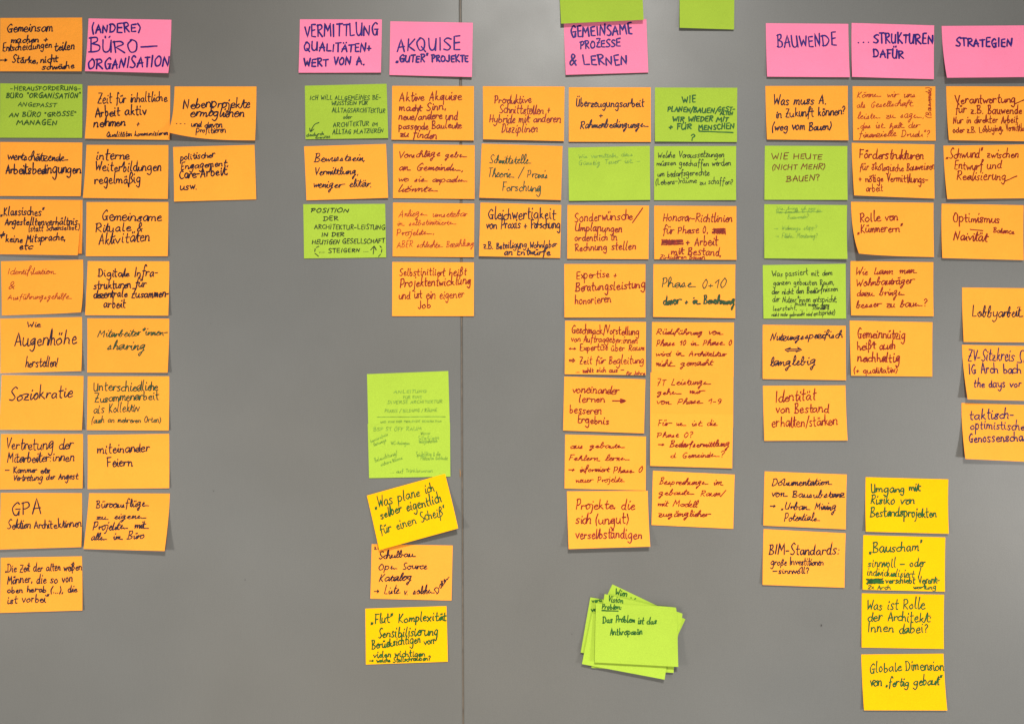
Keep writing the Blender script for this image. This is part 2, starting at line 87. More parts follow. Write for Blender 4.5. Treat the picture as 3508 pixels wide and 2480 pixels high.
('orange', 'red', 'C', [(213.3, 60.8), (338.2, 60.1), (337.5, -22.9), (212.6, -21.2)], 'orange sticky note with dark red handwriting reading Rückführung von Phase 10 in', (0.2, 0.2), 0, None, [('Rückführung von', 220.3, 41.7, 321.4, 41.4, 4.76), ('Phase 10 in Phase 0', 220.3, 24.4, 334.6, 25.6, 4.76), ('wird in Architektur', 219.8, 9.4, 326.8, 9.4, 4.42), ('nicht gemacht', 219.4, -5.9, 306.9, -6.2, 4.76)]),
('orange', 'red', 'K', [(79.7, -22.0), (203.3, -26.3), (200.7, -108.4), (77.7, -104.1)], 'orange sticky note with dark red handwriting reading voneinander lernen besseren Ergebnis', (2, 2), 0, None, [('voneinander', 92.8, -47.5, 163.3, -49.2, 6.12), ('lernen', 102.5, -61.1, 141.2, -62.0, 6.12), ('#line', 153.1, -59.1, 173.2, -59.1), ('#path', [(165.4, -56.5), (172.7, -59.1), (165.7, -61.8), (165.4, -56.9)]), ('#line', 166.1, -58.1, 171.2, -59.1), ('#line', 166.1, -60.3, 170.5, -59.4), ('besseren', 88.2, -78.1, 135.8, -79.0, 5.78), ('Ergebnis', 100.5, -92.6, 146.7, -94.3, 6.12)]),
('orange', 'red', 'C', [(210.9, -15.7), (337.2, -17.8), (336.7, -99.4), (210.2, -97.7)], 'orange sticky note with dark red handwriting reading 7T Leistungen gehen nur von Phase', (0.2, 0.2), 1, None, [('7T Leistungen', 222.0, -35.6, 302.7, -34.4, 4.76), ('gehen nur', 221.1, -49.2, 294.2, -48.0, 4.42), ('von Phase 1-9', 221.1, -64.5, 318.8, -63.3, 4.76)]),
('orange', 'red', 'C', [(210.6, -77.6), (336.7, -79.3), (334.6, -161.4), (209.9, -157.6)], 'orange sticky note with dark red handwriting reading Für wen ist die Phase 0?', (2, 2), 2, None, [('Für wen ist die', 222.8, -96.8, 312.9, -96.8, 4.42), ('Phase 0?', 221.1, -114.6, 275.5, -114.3, 4.76), ('→ Bedarfsermittlung', 222.8, -129.1, 330.7, -129.1, 5.1), ('d. Gemeinden?', 241.2, -145.2, 323.1, -144.9, 4.76)]),
('orange', 'red', 'C', [(80.9, -110.1), (204.1, -113.3), (203.6, -195.4), (79.9, -192.3)], 'orange sticky note with dark red handwriting reading aus gebauten Fehlern lernen informiert Phase', (1, 0.3), 0, None, [('aus gebauten', 89.4, -131.3, 171.8, -130.8, 4.42), ('Fehlern lernen', 87.2, -149.5, 178.6, -149.5, 4.42), ('→ informiert Phase 0', 86.5, -167.3, 199.0, -168.2, 4.42), ('neuer Projekte', 97.4, -183.5, 171.0, -182.6, 4.76)]),
('orange', 'red', 'K', [(83.5, -196.6), (206.7, -195.9), (208.9, -278.6), (85.7, -282.5)], 'orange sticky note with dark red handwriting reading Projekte, die sich (ungut) verselbständigen', (8, 9), 1, None, [('Projekte, die', 97.9, -224.2, 187.1, -224.2, 6.8), ('sich (ungut)', 97.1, -245.5, 176.9, -245.2, 6.8), ('verselbständigen', 97.1, -267.6, 196.5, -265.0, 6.8)]),
('orange', 'red', 'C', [(214.7, -165.3), (339.2, -171.2), (336.7, -253.6), (212.3, -247.7)], 'orange sticky note with dark red handwriting reading Besprechungen im gebauten Raum/ mit Modell', (1, 1), 0, None, [('Besprechungen im', 224.2, -186.0, 321.4, -187.7, 4.76), ('gebauten Raum/', 223.7, -202.2, 325.6, -203.9, 4.76), ('mit Modell', 222.0, -219.2, 283.6, -220.9, 4.76), ('zugänglicher', 222.8, -235.6, 302.7, -236.1, 4.76)]),
('green', 'green', 'K', [(152.9, -338.2), (264.2, -391.4), (228.8, -465.5), (117.5, -412.4)], 'green note at the back of the pile, tilted most, reading Wien', (1, 1), 0, None, [('Wien', 157.0, -354.1, 174.5, -357.6, 4.93), ('.,', 181.1, -358.7, 188.2, -360.1, 4.38)]),
('green', 'green', 'K', [(119.2, -357.7), (242.3, -378.7), (227.6, -461.5), (104.4, -440.7)], 'green note at the far left of the pile, its text mostly hidden', (2, 1), 3, None, [('vera', 121.9, -365.6, 136.7, -364.0, 3.29), ('ve', 120.8, -379.1, 128.5, -378.4, 3.73)]),
('green', 'green', 'K', [(124.7, -389.2), (249.6, -393.8), (245.2, -471.1), (120.8, -463.9)], 'green note in the pile peeking out only at the lower right', (1, 2), 6, None, []),
('green', 'green', 'K', [(121.9, -381.5), (244.6, -402.3), (230.8, -479.9), (106.0, -457.1)], 'green note sticking out below the front of the green pile', (3, 5), 8, None, []),
('green', 'green', 'K', [(140.5, -351.4), (261.1, -379.8), (240.3, -457.1), (126.3, -429.2)], "green note directly behind the pile's front note, reading Vision", (2, 2), 14, ('tr', -2.7, -1.1, 1), [('Vision', 146.6, -362.9, 167.9, -365.9, 4.93)]),
('green', 'green', 'K', [(127.2, -365.3), (250.7, -370.5), (250.9, -459.5), (124.7, -452.7)], 'front green note of the pile, reading Problem and Anthropozän', (5, 5), 16, ('tr', -2.2, -1.1, 1), [('Problem:', 136.7, -373.8, 165.2, -374.7, 3.95), ('#line', 136.7, -376.2, 160.8, -377.1), ('Das Problem ist das', 137.3, -394.1, 218.9, -396.6, 4.6), ('Anthropozän', 148.8, -412.7, 197.0, -412.2, 5.04)]),
('pink', 'navy', 'N', [(386.7, 515.4), (512.3, 514.4), (513.1, 432.0), (387.5, 432.9)], 'pink header note with navy capitals reading BAUWENDE', (3, 3), 0, None, [('BAUWENDE', 403.8, 478.2, 493.9, 479.5, 16.3)]),
('pink', 'navy', 'N', [(517.3, 515.8), (643.1, 512.1), (641.5, 429.5), (516.1, 432.2)], 'pink header note with navy capitals reading STRUKTUREN DAFÜR', (4, 2), 0, None, [('...', 527.4, 485.3, 542.8, 485.7, 11.51), ('STRUKTUREN', 550.5, 484.7, 640.6, 484.3, 13.81), ('DAFÜR', 549.5, 463.2, 595.9, 462.6, 12.46)]),
('pink', 'navy', 'N', [(654.4, 511.2), (780.0, 512.1), (783.4, 430.2), (657.5, 429.1)], 'pink header note with navy capitals reading STRATEGIEN', (9, 9), 0, None, [('STRATEGIEN', 676.1, 479.5, 761.4, 480.1, 13.04)]),
('orange', 'black', 'K', [(385.9, 419.9), (511.5, 420.1), (511.1, 336.3), (387.3, 337.6)], 'orange sticky note with black handwriting reading Was muss A. in Zukunft können?', (3, 3), 0, None, [('Was muss A.', 399.9, 391.3, 477.6, 392.6, 7.29), ('in Zukunft können?', 402.8, 371.2, 507.3, 375.0, 6.52), ('(weg vom Bauen)', 396.1, 351.0, 485.8, 353.0, 6.14)]),
('orange', 'thinred', 'C', [(518.8, 419.5), (644.8, 419.3), (644.8, 336.3), (519.2, 336.7)], 'orange sticky note with thin red handwriting reading Können wir uns als Gesellschaft leisten', (1, 1), 0, None, [('Können wir uns', 525.5, 402.2, 613.7, 403.4, 4.99), ('als Gesellschaft', 525.5, 386.9, 611.2, 388.4, 4.99), ('leisten zu sagen,', 526.1, 370.2, 626.2, 370.8, 5.37), ('„das ist halt der', 526.1, 354.9, 621.4, 355.8, 4.99), ('finanzielle Druck“?', 528.0, 340.9, 635.8, 342.8, 4.6), ('(Bauwende)', 638.1, 371.6, 637.1, 417.2, 4.22)]),
('orange', 'red', 'K', [(661.3, 419.5), (786.3, 419.1), (788.2, 334.7), (663.2, 336.3)], 'orange sticky note with dark red handwriting reading Verantwortung für z.B. Bauwende Nur', (4, 3), 0, None, [('Verantwortung', 675.1, 392.3, 765.8, 395.1, 6.52), ('#line', 765.2, 392.3, 780.6, 399.0), ('für z.B. Bauwende', 676.1, 377.9, 775.8, 377.9, 6.52), ('Nur in direkter Arbeit', 671.3, 362.5, 770.0, 363.5, 5.37), ('oder z.B. Lobbying,', 670.3, 347.2, 746.1, 349.1, 4.99), ('Vermittlung', 751.8, 349.7, 785.4, 351.0, 5.37)]),
('green', 'brown', 'G', [(385.2, 329.0), (510.8, 328.6), (510.2, 246.1), (384.0, 246.5)], 'green sticky note with brown-red handwriting reading WIE HEUTE (NICHT MEHR) BAUEN?', (1, 2), 0, None, [('WIE HEUTE', 395.7, 307.5, 472.8, 309.4, 8.05), ('(NICHT MEHR)', 397.0, 292.2, 476.6, 293.5, 7.29), ('BAUEN?', 417.2, 274.3, 468.0, 275.3, 8.05)]),
('orange', 'red', 'K', [(517.5, 333.4), (643.5, 330.9), (641.9, 247.9), (518.8, 252.3)], 'orange sticky note with dark red handwriting reading Förderstrukturen für ökologische Bauweisen', (5, 3), 0, None, [('Förderstrukturen', 529.4, 309.8, 626.2, 306.0, 6.52), ('für ökologische Bauweisen', 529.4, 291.6, 643.1, 290.6, 5.37), ('+ nötige Vermittlungs-', 527.4, 273.4, 632.3, 273.4, 5.75), ('arbeit', 538.0, 258.4, 563.3, 259.0, 5.75)]),
('orange', 'red', 'K', [(657.1, 329.0), (782.5, 330.9), (785.4, 248.4), (660.1, 246.9)], 'orange sticky note with dark red handwriting reading Schwund zwischen Entwurf und Realisierung', (5, 3), 0, None, [('„Schwund“ zwischen', 661.1, 309.8, 771.0, 310.8, 6.52), ('Entwurf und', 674.1, 293.5, 746.1, 294.1, 6.9), ('Realisierung', 677.0, 277.6, 750.8, 276.2, 6.52), ('#line', 750.8, 274.9, 768.1, 282.6)]),
('green', 'faint', 'C', [(384.2, 240.0), (510.4, 238.7), (508.8, 156.0), (383.8, 157.4)], 'green sticky note with faint handwriting reading Wie bring ich uns Was braucht', (1.5, 5), 0, None, [('Wie bring ich uns', 403.8, 230.8, 462.2, 231.4, 3.07), ('Was braucht es für die', 402.8, 225.6, 472.4, 227.6, 3.07), ('#line', 403.8, 227.2, 472.4, 228.7), ('Bauwende?', 419.5, 217.4, 452.1, 218.0, 3.45), ('→ Widmungs stopp?', 399.5, 200.7, 464.7, 201.5, 3.45), ('→ Flächen Monitoring?', 401.5, 188.1, 465.1, 189.2, 3.45)]),
('orange', 'red', 'K', [(516.3, 243.7), (642.1, 242.1), (641.5, 159.3), (519.8, 161.6)], 'orange sticky note with dark red handwriting reading Rolle von Kümmerern', (5, 2), 0, ('bl', 2.7, 1.5, 10), [('Rolle von', 530.7, 212.2, 587.5, 216.8, 6.52), ('„Kümmerern“', 524.6, 195.3, 594.6, 196.3, 6.14)]),
('orange', 'red', 'K', [(654.4, 240.8), (779.2, 238.5), (777.1, 154.5), (653.1, 157.6)], 'orange sticky note with dark red handwriting reading Optimismus Balance Naivität', (4, 3), 0, None, [('Optimismus', 672.2, 212.2, 742.2, 211.6, 6.52), ('#line', 697.5, 201.5, 716.7, 199.6), ('Balance', 732.6, 196.3, 764.3, 195.0, 3.84), ('Naivität', 671.8, 184.8, 725.0, 183.8, 6.52)]),
('green', 'blackpen', 'K', [(381.9, 147.4), (508.3, 149.5), (508.5, 65.9), (382.7, 65.9)], 'green sticky note with small black handwriting reading Was passiert mit dem ganzen gebauten', (1, 1), 0, None, [('Was passiert mit dem', 396.1, 130.1, 487.7, 131.7, 4.22), ('ganzen gebauten Raum,', 398.0, 116.7, 490.1, 117.1, 4.22), ('der nicht den Bedürfnissen', 396.1, 102.9, 496.2, 106.2, 4.22), ('der Nutzer*innen entspricht,', 396.7, 91.4, 493.9, 90.8, 4.22), ('(nicht mehr dem', 431.0, 86.0, 482.0, 84.1, 2.68), ('leersteht, ... :', 397.6, 77.8, 448.8, 78.4, 3.84), ('Standard', 457.1, 79.3, 482.8, 79.3, 3.07), ('nicht mehr gebraucht wird', 395.1, 69.2, 457.5, 69.7, 2.68), ('entspricht)', 459.4, 70.7, 491.6, 71.7, 3.26)]),
('orange', 'red', 'C', [(515.7, 153.5), (641.9, 151.8), (641.0, 69.3), (515.2, 70.7)], 'orange sticky note with dark red handwriting reading Wie kann man Wohnbauträger dazu bringen', (3, 2), 0, None, [('Wie kann man', 524.6, 132.4, 616.6, 134.4, 5.75), ('Wohnbauträger', 525.5, 115.2, 613.7, 116.7, 6.14), ('dazu bringen', 525.5, 101.0, 597.4, 101.4, 5.37), ('besser zu bauen?', 523.6, 82.2, 632.0, 84.1, 5.75)]),
('orange', 'black', 'C', [(381.9, 56.7), (508.3, 55.2), (507.9, -27.7), (381.1, -25.8)], 'orange sticky note with black handwriting reading Nutzungsspezifisch langlebig', (2, 2), 0, None, [('Nutzungsspezifisch', 393.8, 32.7, 503.5, 33.3, 6.52), ('⇔', 415.3, 13.5, 441.2, 13.5, 6.9), ('langlebig', 393.2, -6.0, 461.7, -5.1, 6.52)]),
('orange', 'red', 'K', [(514.4, 63.0), (640.6, 60.5), (639.2, -22.3), (515.2, -20.8)], 'orange sticky note with dark red handwriting reading Gemeinnützig heißt auch nachhaltig (+ qualitativ)', (3, 1.5), 0, None, [('Gemeinnützig', 526.9, 37.1, 598.4, 36.2, 6.52), ('heißt auch', 526.1, 18.0, 583.1, 18.5, 6.52), ('nachhaltig', 525.5, 0.1, 589.8, 0.7, 6.14), ('(+ qualitativ)', 519.8, -17.1, 585.9, -16.6, 4.99)]),
('orange', 'black', 'C', [(685.6, 113.3), (810.7, 111.9), (810.3, 29.5), (685.6, 30.4)], 'orange sticky note with black handwriting reading Lobbyarbeit', (4, 3), 0, None, [('Lobbyarbeit', 701.0, 68.8, 777.7, 68.8, 8.05)]),
('orange', 'blue', 'K', [(685.3, 26.2), (810.3, 23.7), (814.1, -59.7), (688.7, -56.4)], 'orange sticky note with blue-black handwriting reading ZV-Sitzkreis IG Arch bach the days', (9, 5), 0, None, [('ZV-Sitzkreis', 694.3, 1.7, 765.2, 0.1, 8.05), ('#path', [(769.1, -0.6), (775.8, -0.3), (773.9, 7.4), (775.4, 16.0), (779.6, 17.0), (782.5, 9.3), (779.6, -0.3), (787.3, -0.6)]), ('IG Arch bach', 695.6, -17.9, 774.2, -17.5, 7.29), ('the days vor', 701.4, -37.7, 773.5, -38.6, 5.75)]),
('orange', 'red', 'K', [(382.1, -36.1), (507.9, -35.5), (510.0, -119.1), (383.6, -119.7)], 'orange sticky note with dark red handwriting reading Identität von Bestand erhalten/stärken', (2, 2.5), 0, None, [('Identität', 402.4, -62.0, 464.2, -58.5, 7.29), ('von Bestand', 402.4, -77.7, 482.4, -77.3, 6.9), ('erhalten/stärken', 395.7, -99.7, 495.4, -96.9, 7.29)]),
('orange', 'blue', 'K', [(684.7, -62.3), (810.3, -66.2), (810.7, -152.5), (685.3, -146.3)], 'orange sticky note with blue-black handwriting reading taktisch- optimistische Genossenschaft', (9, 5), 0, None, [('taktisch-', 697.5, -87.3, 763.3, -87.3, 6.9), ('optimistische', 697.5, -101.7, 779.6, -105.5, 6.9), ('Genossenschaft', 694.3, -121.4, 789.2, -122.7, 7.67)]),
('orange', 'black', 'C', [(384.8, -166.3), (510.0, -171.1), (507.5, -254.1), (382.1, -248.4)], 'orange sticky note with black handwriting reading Dokumentation von Bausubstanz Urban Mining Potentiale', (2, 2), 0, None, [('Dokumentation', 395.7, -188.9, 487.2, -187.4, 5.37), ('von Bausubstanz', 396.1, -205.2, 506.4, -206.2, 5.75), ('→ „Urban Mining', 393.2, -223.0, 492.9, -225.0, 6.14), ('Potentiale', 414.3, -240.7, 468.0, -240.7, 6.14)]),
('yellow', 'green', 'K', [(538.6, -175.1), (664.6, -178.5), (663.0, -260.4), (537.4, -257.4)], 'yellow sticky note with green handwriting reading Umgang mit Risiko von Bestandsprojekten', (3, 4), 0, None, [('Umgang mit', 547.6, -198.1, 622.8, -196.6, 6.9), ('Risiko von', 546.6, -215.4, 612.8, -215.8, 6.52), ('Bestandsprojekten', 544.7, -234.9, 645.4, -235.3, 6.9)]),
('orange', 'black', 'K', [(383.2, -254.1), (508.3, -260.4), (505.4, -342.7), (380.6, -338.1)], 'orange sticky note with black handwriting reading BIM-Standards: große Investitionen –sinnvoll?', (3, 2), 0, None, [('BIM-Standards:', 391.3, -292.8, 497.7, -295.3, 7.29), ('große Investitionen', 393.2, -308.8, 473.8, -309.3, 4.99), ('–sinnvoll?', 397.0, -321.2, 451.3, -321.2, 4.22)]),
('yellow', 'green', 'K', [(535.1, -263.3), (660.1, -266.8), (658.2, -348.8), (533.0, -345.8)], 'yellow sticky note with green handwriting reading Bauscham sinnvoll oder individualisiert / verschiebt', (2, 2), 0, None, [('„Bauscham“', 544.1, -289.6, 624.3, -290.2, 8.05), ('sinnvoll – oder', 541.8, -310.7, 629.1, -311.6, 6.14), ('individualisiert /', 540.9, -324.7, 622.4, -326.0, 5.37), ('#scr', 539.9, -329.3, 564.8, -336.6), ('verschiebt Verant-', 568.7, -336.6, 650.2, -336.9, 5.37), ('2x Arch', 540.9, -344.8, 575.4, -344.8, 3.07), ('wortung', 610.5, -344.8, 644.4, -345.4, 3.07)]),
('yellow', 'green', 'K', [(532.8, -351.9), (658.2, -353.9), (656.9, -435.9), (532.0, -434.0)], 'yellow sticky note with green handwriting reading Was ist Rolle der Architekt: Innen', (1, 1.5), 0, None, [('Was ist Rolle', 542.2, -376.3, 629.1, -375.9, 7.67), ('der Architekt:', 542.2, -393.5, 637.7, -393.5, 7.29), ('Innen dabei?', 542.8, -411.8, 632.9, -411.8, 7.29)]),
('yellow', 'green', 'K', [(531.9, -444.9), (657.3, -443.6), (660.7, -528.2), (534.7, -528.4)], 'yellow sticky note with green handwriting reading Globale Dimension von fertig gebaut', (3, 4), 0, None, [('Globale Dimension', 546.0, -472.2, 657.8, -468.3, 8.05), ('von „fertig gebaut“', 546.0, -493.3, 655.0, -491.3, 6.9)]),
]
MARKS = [(471.1, -400.8, 0.9, 1.8, 0), (-78.8, -169.8, 1.2, 9, 1), (91.2, -413.6, 1.0, 0.5, 0), (597.4, 188.1, 0.4, 0.4, 0), (-458.8, 58.2, 0.4, 0.5, 0), (-454.5, -196.2, 0.5, 1.0, 0), (-406.3, -331.6, 0.4, 1.4, 0), (-244.2, 456.5, 0.4, 0.4, 0)]   # x, z, half sizes (mm), 1 = bare wood
SEAM_X = (-0.0789, -0.0745)

# ------------------------------------------------------------------ materials
def mat_new(name):
    m = bpy.data.materials.new(name); m.use_nodes = True
    nt = m.node_tree; b = nt.nodes["Principled BSDF"]
    return m, nt, b
def node(nt, t, **kw):
    n = nt.nodes.new(t)
    for k, v in kw.items(): setattr(n, k, v)
    return n
def noise(nt, vec, scale, detail=3, rough=.55):
    n = node(nt, 'ShaderNodeTexNoise'); n.inputs['Scale'].default_value = scale
    n.inputs['Detail'].default_value = detail; n.inputs['Roughness'].default_value = rough
    nt.links.new(vec, n.inputs['Vector']); return n.outputs['Fac']
def mapr(nt, src, a, b, c=0.0, d=1.0):
    n = node(nt, 'ShaderNodeMapRange'); n.inputs[1].default_value = c; n.inputs[2].default_value = d
    n.inputs[3].default_value = a; n.inputs[4].default_value = b
    nt.links.new(src, n.inputs[0]); return n.outputs[0]
def scale_col(nt, col, facs):
    n = node(nt, 'ShaderNodeVectorMath', operation='SCALE')
    if isinstance(col, tuple): n.inputs[0].default_value = col[:3]
    else: nt.links.new(col, n.inputs[0])
    f = facs[0]
    for g in facs[1:]:
        m = node(nt, 'ShaderNodeMath', operation='MULTIPLY'); nt.links.new(f, m.inputs[0]); nt.links.new(g, m.inputs[1]); f = m.outputs[0]
    nt.links.new(f, n.inputs['Scale']); return n.outputs[0]

def paper_mat(name, col):
    m, nt, b = mat_new(name)
    tc = node(nt, 'ShaderNodeTexCoord').outputs['Object']
    gi = node(nt, 'ShaderNodeObjectInfo').outputs['Random']
    v = node(nt, 'ShaderNodeVectorMath', operation='ADD'); nt.links.new(tc, v.inputs[0]); nt.links.new(gi, v.inputs[1])
    vec = v.outputs[0]
    fs = [mapr(nt, noise(nt, vec, 900, 2), .90, 1.10, .25, .75),          # paper grain
          mapr(nt, noise(nt, vec, 22, 3), .975, 1.025, .3, .7),           # uneven dye
          mapr(nt, gi, .95, 1.02)]                                       # sheets age differently
    nt.links.new(scale_col(nt, col, fs), b.inputs['Base Color'])
    b.inputs['Roughness'].default_value = .85; b.inputs['Specular IOR Level'].default_value = .10
    bp = node(nt, 'ShaderNodeBump'); bp.inputs['Strength'].default_value = .25; bp.inputs['Distance'].default_value = .0012
    nt.links.new(noise(nt, vec, 35, 3), bp.inputs['Height']); nt.links.new(bp.outputs[0], b.inputs['Normal'])
    return m
PAPER = {'orange': paper_mat('orange paper', (1.0, .362, .040)), 'pink': paper_mat('pink paper', (1.0, .25, .42)),
         'green': paper_mat('green paper', (.365, .52, .050)), 'yellow': paper_mat('yellow paper', (1.0, .46, .001))}
def ink_mat(name, col):
    m, nt, b = mat_new(name)
    tc = node(nt, 'ShaderNodeTexCoord').outputs['Object']
    nt.links.new(scale_col(nt, col, [mapr(nt, noise(nt, tc, 180, 3), .65, 1.5, .3, .7)]), b.inputs['Base Color'])
    b.inputs['Roughness'].default_value = .55; b.inputs['Specular IOR Level'].default_value = .25
    return m
INK = {'black': (ink_mat('black marker ink', (.012, .005, .018)), 1.95), 'blackpen': (ink_mat('black pen ink', (.013, .020, .010)), 1.4),
       'navy': (ink_mat('navy marker ink', (.022, .008, .15)), 2.5), 'blue': (ink_mat('blue black marker ink', (.024, .010, .060)), 1.9),
       'red': (ink_mat('dark red marker ink', (.19, .010, .004)), 1.8), 'thinred': (ink_mat('light red marker ink', (.29, .026, .006)), 1.4),
       'green': (ink_mat('green marker ink', (.012, .085, .012)), 2.05), 'inkgreen': (ink_mat('dark green marker ink', (.020, .055, .018)), 1.8),
       'darkgreen': (ink_mat('dark green pen ink', (.016, .060, .012)), 1.4), 'brown': (ink_mat('brown red pen ink', (.14, .035, .008)), 1.5),
       'faint': (ink_mat('faint worn pen ink', (.15, .27, .035)), 1.05)}

def panel_mat():
    m, nt, b = mat_new('grey laminate')
    tc = node(nt, 'ShaderNodeTexCoord').outputs['Object']
    st = node(nt, 'ShaderNodeMapping'); st.inputs['Scale'].default_value = (14, 1, 1); nt.links.new(tc, st.inputs['Vector'])
    fs = [mapr(nt, noise(nt, tc, 1.8, 3), .90, 1.10, .3, .7),
          mapr(nt, noise(nt, st.outputs[0], 38, 3), .98, 1.02, .3, .7),   # fine vertical brushing
          mapr(nt, noise(nt, tc, 700, 2), .90, 1.10, .25, .75)]
    big = noise(nt, tc, 1.4, 2)
    mx = node(nt, 'ShaderNodeMix', data_type='RGBA'); nt.links.new(mapr(nt, big, 0, 1, .35, .65), mx.inputs[0])
    mx.inputs[6].default_value = (.139, .135, .123, 1); mx.inputs[7].default_value = (.133, .134, .128, 1)
    nt.links.new(scale_col(nt, mx.outputs[2], fs), b.inputs['Base Color'])
    nt.links.new(mapr(nt, noise(nt, tc, 3, 4), .34, .5, .3, .7), b.inputs['Roughness'])
    b.inputs['Specular IOR Level'].default_value = .7
    bp = node(nt, 'ShaderNodeBump'); bp.inputs['Strength'].default_value = .12; bp.inputs['Distance'].default_value = .0006
    nt.links.new(noise(nt, tc, 420, 2), bp.inputs['Height']); nt.links.new(bp.outputs[0], b.inputs['Normal'])
    return m
def plain(name, col, rough=.7, n=60, lo=.7, hi=1.3):
    m, nt, b = mat_new(name)
    tc = node(nt, 'ShaderNodeTexCoord').outputs['Object']
    nt.links.new(scale_col(nt, col, [mapr(nt, noise(nt, tc, n, 4), lo, hi, .3, .7)]), b.inputs['Base Color'])
    b.inputs['Roughness'].default_value = rough; return m
PANEL = panel_mat(); SEAM = plain('dark brown seam', (.05, .035, .024)); EDGE = plain('brown panel edge', (.13, .10, .072), .5)
CHIP = plain('bare wood', (.30, .17, .075)); FLOOR = plain('pale floor', (.60, .58, .55), .6, 2, .95, 1.05); SCUFF = plain('dark scuff', (.05, .045, .04))

# ------------------------------------------------------------------ mesh helpers
def link(name, verts, faces, m, parent=None, smooth=False):
    me = bpy.data.meshes.new(name); me.from_pydata(verts, [], faces); me.materials.append(m); me.update()
    if smooth: me.polygons.foreach_set('use_smooth', [True] * len(me.polygons))
    o = bpy.data.objects.new(name, me); C.objects.link(o); o.parent = parent
    return o

# ------------------------------------------------------------------ the wall: backing, two laminate panels, the seam between them
def slab(name, pts, y0, y1, m, parent, bev=.0012):
    """closed slab over the polygon pts (x, z), front face at y0, with a small chamfer"""
    n = len(pts); cx = sum(p[0] for p in pts) / n; cz = sum(p[1] for p in pts) / n
    ins = [(x + math.copysign(bev, cx - x), z + math.copysign(bev, cz - z)) for x, z in pts]
    v = [(x, y0, z) for x, z in ins] + [(x, y0 + bev, z) for x, z in pts] + [(x, y1, z) for x, z in pts]
    f = [tuple(range(n)), tuple(range(3 * n - 1, 2 * n - 1, -1))]
    for i in range(n):
        j = (i + 1) % n
        f += [(i, i + n, j + n, j), (i + n, i + 2 * n, j + 2 * n, j + n)]
    return link(name, v, f, m, parent)
def sx(z): return SEAM_X[1] + (SEAM_X[0] - SEAM_X[1]) * ((z - CZ) / BOARD_H + .5)     # seam leans a little
floor = link('floor', [(-3, .06, -.01), (3, .06, -.01), (3, -5, -.01), (-3, -5, -.01)], [(3, 2, 1, 0)], FLOOR)
floor['kind'] = 'structure'
zt, zb = CZ + 1.1, 0.0
wall = slab('wall', [(-1.6, zb), (1.6, zb), (1.6, zt), (-1.6, zt)], .019, .06, SEAM, None)
wall['kind'] = 'structure'
gt, gb = .0013, .0007
slab('wall_panel', [(-1.6, zb), (sx(zb) - gb, zb), (sx(zt) - gt, zt), (-1.6, zt)], 0, .018, PANEL, wall)
slab('wall_panel', [(sx(zb) + gb, zb), (1.6, zb), (1.6, zt), (sx(zt) + gt, zt)], .0002, .018, PANEL, wall)
slab('seam_strip', [(sx(zb) - gb + .0001, zb), (sx(zb) + gb - .0001, zb), (sx(zt) + gt - .0001, zt), (sx(zt) - gt + .0001, zt)], .0011, .018, EDGE, wall, .0002)
rnd = random.Random(5)
def blot(name, x, z, w, h, m, y=-.0008, n=14):
    v = [(x, y - .0003, z)]; f = []
    for i in range(n):
        a = 2 * math.pi * i / n; r = rnd.uniform(.55, 1.15)
        v.append((x + w * r * math.cos(a), y, z + h * r * math.sin(a)))
    f = [(0, (i + 1) % n + 1, i + 1) for i in range(n)]
    return link(name, v, f, m, wall)
for x, z, w, h, k in MARKS:
    blot('chipped_edge' if k else 'scuff_mark', x / 1000, CZ + z / 1000, w / 1000, h / 1000, CHIP if k else SCUFF)

